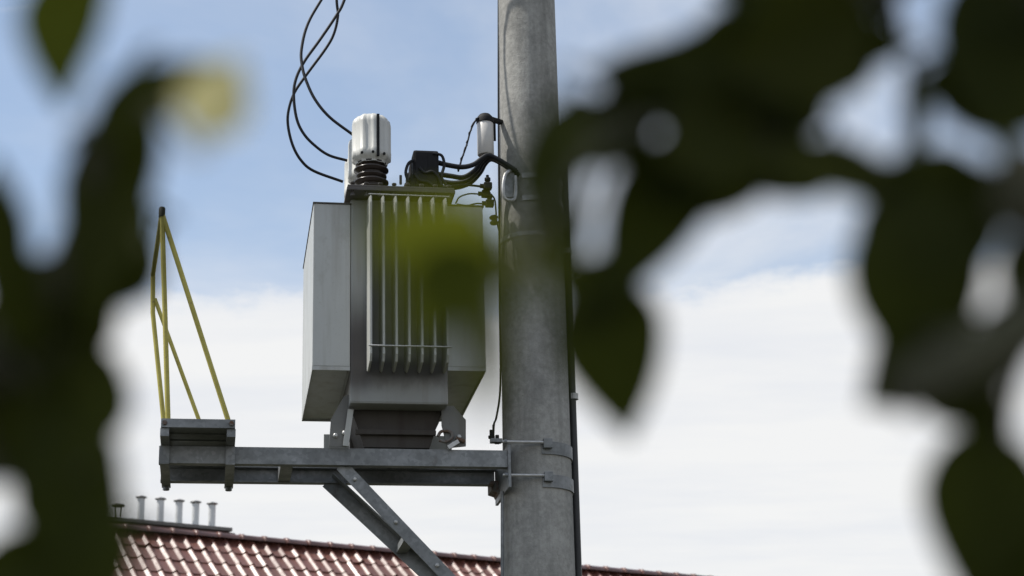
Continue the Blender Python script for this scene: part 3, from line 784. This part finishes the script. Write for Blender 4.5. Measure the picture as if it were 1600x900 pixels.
# low wide chimney behind the ridge with slab and vent pipes
def house_px(x, y, yl):
    """house-local point at depth yl behind the ridge line"""
    hy = Vector((-hx.y, hx.x, 0)); o = A0 - hx * .6
    d = ray(x, y); t = ((o - CAM).dot(hy) + yl) / d.dot(hy); p = CAM + d * t - o
    return Vector((p.dot(hx), yl, p.z))
cr_ = house_px(360, 826, .25); cl_ = house_px(150, 800, .25)
chz = cr_.z
ch = MB().box(cl_.x, cr_.x - .05, .22, .92, HRZ - 1.0, chz - .06).build('chimney', 'brown_cladding', house)
MB().box(cl_.x - .06, cr_.x, .16, .98, chz - .059, chz + .0, .006).build('slab', 'slab_concrete', ch)
MB().box(cl_.x, cr_.x + .02, .10, .155, HRZ - .2, chz - .10).build('flashing', 'brown_cladding', ch)
pd = .55
for (x, yt) in ((220.5, 777), (251, 779.5), (280, 782.5), (306, 784.5), (331.5, 787)):
    q = house_px(x, yt, pd); hgt = q.z - chz
    mb = MB().lathe([(.060, 0), (.060, hgt - .03)], (q.x, pd, chz + .001), 16)
    mb.build('vent_pipe', 'white_pipe', ch)
    mb = MB().lathe([(.05, hgt - .029), (.064, hgt - .028), (.064, hgt - .008), (.095, hgt - .006), (.092, hgt + .004), (.02, hgt + .028)], (q.x, pd, chz), 16).build('vent_cap', 'pipe_cap', ch)
q = house_px(184, 788, pd); hgt = q.z - chz
mb = MB().lathe([(.075, 0), (.075, .04), (.05, .05), (.05, .06)], (q.x, pd, chz + .001), 14)
for k in range(4):
    a = k * math.pi / 2 + .5; mb.tube([(q.x + .05 * math.cos(a), pd + .05 * math.sin(a), chz + .05), (q.x + .07 * math.cos(a), pd + .07 * math.sin(a), chz + hgt - .03)], .008, 6)
mb.lathe([(.105, hgt - .035), (.105, hgt - .015), (.06, hgt)], (q.x, pd, chz), 14)
mb.build('flue_cowl', 'lid_paint', ch)

# ------------------------------------------------------------------ foreground trees
def leaf_geo(nx=4, ny=9, curl=.10, fold=.16, seed=0):
    """unit leaf: x across (-.5..+.5), y from base 0 to tip 1, z out"""
    rn = random.Random(seed); vs, fs = [], []
    tw = rn.uniform(-.12, .12); bend = rn.uniform(-.10, .12)
    for j in range(ny + 1):
        t = j / ny
        wd = (math.sin(math.pi * min(1, t * 1.02) ** .78) ** .82) if 0 < t < .98 else .015
        if t == 0: wd = .03
        for i in range(-nx, nx + 1):
            s = i / nx
            jag = 1 + .02 * math.sin(t * 45 + s) * abs(s)
            vs.append(Vector((.5 * s * wd * jag + tw * (t - .5) ** 2, t, fold * abs(s) * wd * .5 - curl * (t - .45) ** 2 * 2 + bend * s * s * .3 + .012 * math.sin(t * 18) * abs(s))))
    n = 2 * nx + 1
    fs = [(j * n + i, j * n + i + 1, (j + 1) * n + i + 1, (j + 1) * n + i) for j in range(ny) for i in range(n - 1)]
    return vs, fs
def make_leaf(parent, x, y, lpx, wpx, ang, dist, tilt, roll, mat, seed):
    """leaf whose middle is seen at x, y; ang = direction base->tip in the picture, degrees, 0 right, 90 up"""
    rn = random.Random(seed); dist *= LD
    p = CAM + ray(x, y) * dist
    lm = 1.1 * lpx * dist / FPX; wm = 1.3 * wpx * dist / FPX      # a little larger: the blur eats the rim
    a = R(ang); dy = (RT * math.cos(a) + UP * math.sin(a)); dx = (RT * math.sin(a) - UP * math.cos(a)); dz = -FW
    M3 = Matrix((dx, dy, dz)).transposed()
    M3 = M3 @ Matrix.Rotation(R(tilt), 3, 'X') @ Matrix.Rotation(R(roll), 3, 'Y')
    vs, fs = leaf_geo(seed=seed)
    sx = wm / max(.45, math.cos(R(roll))); sy = lm / max(.45, math.cos(R(tilt)))
    vv = [Vector((v.x * sx, (v.y - .5) * sy, v.z * sy * .8)) for v in vs]
    b = MB().add(vv, fs, True)
    # petiole
    base = Vector((0, -.5 * sy, -.10 * sy * .4)); pet = base + Vector((rn.uniform(-.1, .1) * sy, -.2 * sy, -.05 * sy))
    b.tube([base + Vector((0, .05 * sy, .004)), base, (base + pet) / 2 + Vector((.004, 0, 0)), pet], .0011, 5)
    me = bpy.data.meshes.new('leaf'); me.from_pydata(b.v, [], b.f); me.polygons.foreach_set('use_smooth', b.sm); me.update(); me.materials.append(MATS[mat])
    o = bpy.data.objects.new('leaf', me); COL.objects.link(o); o.parent = parent
    Mw = M3.to_4x4(); Mw.translation = p
    o.matrix_local = Matrix.Translation(-parent_loc[parent.name]) @ Mw
    return Mw @ pet
parent_loc = {}
GAPS = []
LD = .68
def C3(x, y, d): return CAM + ray(x, y) * (d * LD)
def foreground_tree(name, base, label, limbs, branches, crown_c, crown_r, ncrown, seed):
    root = empty(name, base); tag(root, label, 'tree'); base = Vector(base); rn = random.Random(seed)
    topz = crown_c[2] + .2
    tp = [base + Vector((0, 0, -.1)), base + Vector((.03, .02, .8)), base + Vector((-.03, .03, 1.7)), base + Vector((.02, 0, 2.5)), Vector((crown_c[0], crown_c[1], topz))]
    MB().tube(tp, [.075, .03], 14, 6).build('trunk', 'bark', root, base)
    for lp, r0, r1 in limbs:
        MB().tube(lp, [r0, r1], 10, 5).build('limb', 'bark', root, base)
    for path, r0, r1, leaves in branches:
        pp = catmull([Vector(p) for p in path], 6)
        b = MB().tube(pp, [r0, r1], 10)
        br = bpy.data.objects.new('branch', bpy.data.meshes.new('tmp')); COL.objects.link(br); br.parent = root
        parent_loc[br.name] = base
        for i, lf in enumerate(leaves):
            seed_ = seed * 100 + i + len(pp)
            e_ = make_leaf(br, *lf, seed=seed_)
            q = min(pp, key=lambda a_: (a_ - e_).length)
            b.tube([q, (q + e_) / 2 + Vector((0, 0, .006)), e_], [.0022, .0012], 6, 3)
        old = br.data; br.data = b.mesh('branch', base, 'bark'); bpy.data.meshes.remove(old)
    # crown overhead, outside the view, added to shade the hanging leaves
    lv, lf = leaf_geo(1, 4, seed=seed)
    vs, fs = [], []
    cc, crr = Vector(crown_c), Vector(crown_r)
    cl_c = []
    while len(cl_c) < 70:
        p = Vector((rn.uniform(-1, 1), rn.uniform(-1, 1), rn.uniform(-1, 1)))
        if .25 < p.length < 1: cl_c.append(p)
    cnt = 0; tries = 0
    while cnt < ncrown and tries < ncrown * 8:
        tries += 1
        c0 = rn.choice(cl_c)
        p = c0 + Vector((rn.gauss(0, .13), rn.gauss(0, .13), rn.gauss(0, .10)))
        w = cc + Vector((p.x * crr.x, p.y * crr.y, p.z * crr.z))
        d = w - CAM
        dep = d.dot(FW)
        if dep > -.1 and abs(d.dot(RT)) < .30 * dep + .16 and abs(d.dot(UP)) < .17 * dep + .12: continue   # keep the hanging twigs the only ones before the lens
        if d.length < .5: continue
        if any((w - g_).cross(sun_dir).length < rr_ for g_, rr_ in GAPS): continue      # gaps in the crown cut so that sun reaches chosen leaves
        s = rn.uniform(.07, .105)
        M3 = Matrix.Rotation(rn.uniform(0, 6.28), 3, 'Z') @ Matrix.Rotation(rn.gauss(0, .6) - .4, 3, 'X') @ Matrix.Rotation(rn.gauss(0, .4), 3, 'Y')
        o = len(vs); vs += [w + M3 @ Vector((v.x * s * .58, v.y * s, v.z * s)) for v in lv]; fs += [tuple(i + o for i in f) for f in lf]
        cnt += 1
    me = bpy.data.meshes.new('shade_crown'); me.from_pydata([v - base for v in vs], [], fs); me.polygons.foreach_set('use_smooth', [True] * len(fs)); me.update(); me.materials.append(MATS['leaf_green'])
    o = bpy.data.objects.new('shade_crown', me); COL.objects.link(o); o.parent = root; o['kind'] = 'stuff'
    return root
GAPS += [(C3(330, 150, .78), .10), (C3(690, 410, .70), .11)]
G, Yg, Ye, Lo = 'leaf_green', 'leaf_young', 'leaf_yellow', 'leaf_olive'
GAPS += [(C3(1110, 215, 1.02), .03), (C3(1235, 50, .97), .035), (C3(1290, 262, .95), .03), (C3(104, 40, .92), .03)]
#           x     y    len  wid  ang  dist tilt roll mat
left_A = [(172, 320, 360, 118, 262, .95, 15, 10, G), (245, 152, 235, 85, 22, .90, 20, -20, G), (340, 150, 130, 85, 60, .80, 15, 15, Ye),
          (150, 430, 200, 130, 215, .98, 25, 15, G), (12, 420, 260, 72, 103, .92, 10, 20, G), (60, 500, 230, 150, 200, 1.0, 20, -10, G), (160, 400, 230, 110, 245, .97, 15, 10, G), (5, 340, 180, 60, 98, .95, 10, 10, G)]
left_B = [(125, 790, 330, 150, 285, .94, 10, 15, G), (80, 640, 250, 170, 250, .97, 15, -15, G), (85, 900, 240, 130, 200, .99, 10, 10, G), (20, 590, 200, 120, 230, 1.0, 20, 10, G), (150, 880, 200, 110, 270, .90, 10, 10, G), (20, 890, 190, 90, 200, .95, 10, 10, G)]
left_C = [(104, 40, 240, 115, 268, .92, 20, 15, Yg)]
tl = (-.95, 1.0, 0)
tlb = Vector(tl)
brL = [([(-.92, 1.0, 1.75), C3(-260, 640, .98), C3(-60, 560, .97), C3(70, 470, .97), C3(130, 330, .96), C3(160, 190, .95), C3(190, 165, .95)], .012, .003, left_A),
       ([(-.94, 1.0, 1.45), C3(-280, 820, 1.0), C3(-60, 740, .98), C3(60, 740, .97), C3(110, 800, .96)], .010, .003, left_B),
       ([(-.93, 1.0, 2.3), C3(-250, -150, .98), C3(0, -130, .96), C3(105, -90, .95), C3(108, -40, .95)], .009, .003, left_C)]
limbL = [([(-.95, 1.0, 2.4), (-.7, .7, 2.75), (-.3, .45, 3.05)], .025, .008), ([(-.95, 1.0, 2.5), (-1.3, 1.1, 2.9), (-1.7, 1.0, 3.2)], .022, .008), ([(-.95, 1.0, 2.2), (-1.1, .6, 2.6), (-1.2, .1, 2.9)], .022, .008)]
foreground_tree('garden_tree', tl, 'blurred dark leafy tree close to the camera along the left edge', limbL, brL, (-.95, .75, 3.0), (1.15, 1.2, .95), 5200, 11)

right_E = [(1045, 135, 190, 120, 170, 1.0, 20, 10, G), (950, 195, 150, 85, 195, .97, 15, -10, G), (1110, 215, 160, 150, 200, .94, 15, 10, Lo), (1020, 340, 300, 120, 240, .98, 20, 10, G),
           (862, 285, 270, 85, 262, .86, 20, 20, G), (895, 240, 200, 70, 240, .95, 10, 10, G), (1010, 118, 160, 75, 172, .98, 10, 10, G), (1090, 95, 170, 80, 185, .98, 10, 10, G), (880, 380, 170, 60, 265, .84, 20, 20, G), (958, 550, 250, 135, 280, .98, 10, 10, G), (935, 465, 150, 90, 230, 1.0, 20, 10, G),
           (1170, 235, 200, 130, 200, 1.0, 10, 10, G), (1290, 262, 230, 75, 172, .93, 15, 20, Lo), (1120, 290, 180, 90, 215, 1.0, 10, 10, G), (948, 222, 150, 80, 205, .98, 10, 10, G), (1045, 285, 150, 75, 200, 1.0, 10, 10, G), (1085, 235, 130, 80, 260, .99, 10, 10, G), (1000, 155, 150, 60, 185, .99, 10, 10, G), (905, 180, 80, 60, 190, .97, 10, 10, G), (1230, 275, 170, 70, 190, 1.0, 10, 10, G)]
right_F = [(1150, 110, 260, 150, 205, 1.0, 15, 10, G), (1250, 60, 230, 170, 200, .93, 20, -15, Lo), (1110, 135, 170, 110, 190, .99, 15, 10, G), (1365, 68, 130, 60, 0, 1.0, 15, 10, G), (1432, 185, 170, 34, 268, 1.0, 15, 10, G), (1200, 170, 190, 130, 230, 1.0, 10, 10, G),
           (1230, 0, 220, 120, 170, 1.0, 10, 10, G), (1290, 110, 180, 90, 215, 1.0, 10, 10, G), (1270, 130, 190, 70, 218, 1.03, 10, 10, G), (1200, 20, 200, 110, 230, 1.0, 10, 10, G), (1180, 195, 200, 120, 240, 1.0, 10, 10, G), (1290, 30, 150, 90, 190, .99, 10, 10, G)]
right_H = [(1575, 80, 300, 170, 265, .95, 15, 10, G), (1490, 130, 150, 75, 195, .97, 10, 15, G), (1560, 165, 200, 80, 345, .97, 10, 15, G), (1600, 10, 190, 150, 240, .96, 10, 10, G), (1545, 40, 200, 90, 250, .96, 10, 10, G), (1565, 140, 190, 100, 200, .96, 10, 10, G)]
right_I = [(1450, 310, 250, 130, 170, .95, 15, 10, G), (1432, 455, 310, 165, 272, .93, 10, 5, G), (1530, 310, 170, 90, 345, .95, 10, 10, G), (1595, 420, 150, 60, 250, .95, 10, 10, G), (1450, 380, 200, 170, 265, .96, 10, 10, G)]
right_D = [(1430, 570, 190, 130, 215, .95, 15, 10, G), (1545, 570, 170, 60, 210, .95, 30, 10, G), (1540, 690, 190, 62, 265, .96, 15, 10, G), (1535, 800, 260, 150, 260, .93, 10, 10, G), (1580, 850, 200, 150, 280, .95, 10, 10, G), (1545, 885, 160, 100, 260, .94, 10, 10, G), (1490, 630, 150, 60, 330, .95, 10, 10, G)]
left_mid = [(680, 395, 220, 150, 150, .70, 20, 15, Yg), (700, 458, 190, 120, 228, .69, 15, 10, Yg), (836, 428, 120, 60, 180, .52, 15, 10, Yg), (762, 560, 200, 55, 268, .72, 20, 10, Lo)]
trb = (1.0, 1.25, 0)
brR = [([(.98, 1.25, 1.9), C3(1900, 330, 1.02), C3(1650, 330, 1.0), C3(1450, 290, .99), C3(1300, 262, 1.0), C3(1180, 220, 1.0), C3(1080, 190, 1.0), C3(990, 180, 1.0)], .012, .003, right_E),
       ([(.98, 1.22, 2.25), C3(1750, -150, 1.0), C3(1450, -60, 1.0), C3(1300, 10, 1.0), C3(1210, 90, 1.0), C3(1120, 150, 1.0)], .011, .003, right_F),
       ([(.98, 1.24, 2.15), C3(1850, -20, .98), C3(1680, 30, .97), C3(1580, 90, .97)], .010, .004, right_H),
       ([(.98, 1.25, 1.85), C3(1850, 400, .98), C3(1680, 330, .97), C3(1520, 290, .96), C3(1450, 290, .96)], .010, .004, right_I),
       ([(1.0, 1.25, 1.62), C3(1850, 400, .92), C3(1700, 455, .88), C3(1590, 515, .86), C3(1490, 570, .85), C3(1400, 615, .84)], .012, .008, right_D),
       ([C3(1120, 200, 1.0), C3(1010, 190, .95), C3(930, 240, .85), C3(860, 330, .78), C3(800, 400, .73), C3(768, 435, .72)], .003, .0008, left_mid)]
limbR = [([(1.0, 1.25, 2.4), (.75, .95, 2.8), (.45, .6, 3.1)], .028, .008), ([(1.0, 1.25, 2.5), (1.4, 1.3, 2.9), (1.8, 1.2, 3.2)], .024, .008), ([(1.0, 1.25, 2.2), (1.1, .8, 2.6), (1.2, .3, 2.9)], .022, .008)]
foreground_tree('garden_tree', trb, 'blurred dark leafy tree close to the camera filling the right side', limbR, brR, (.75, .85, 3.1), (1.3, 1.2, .95), 5800, 12)
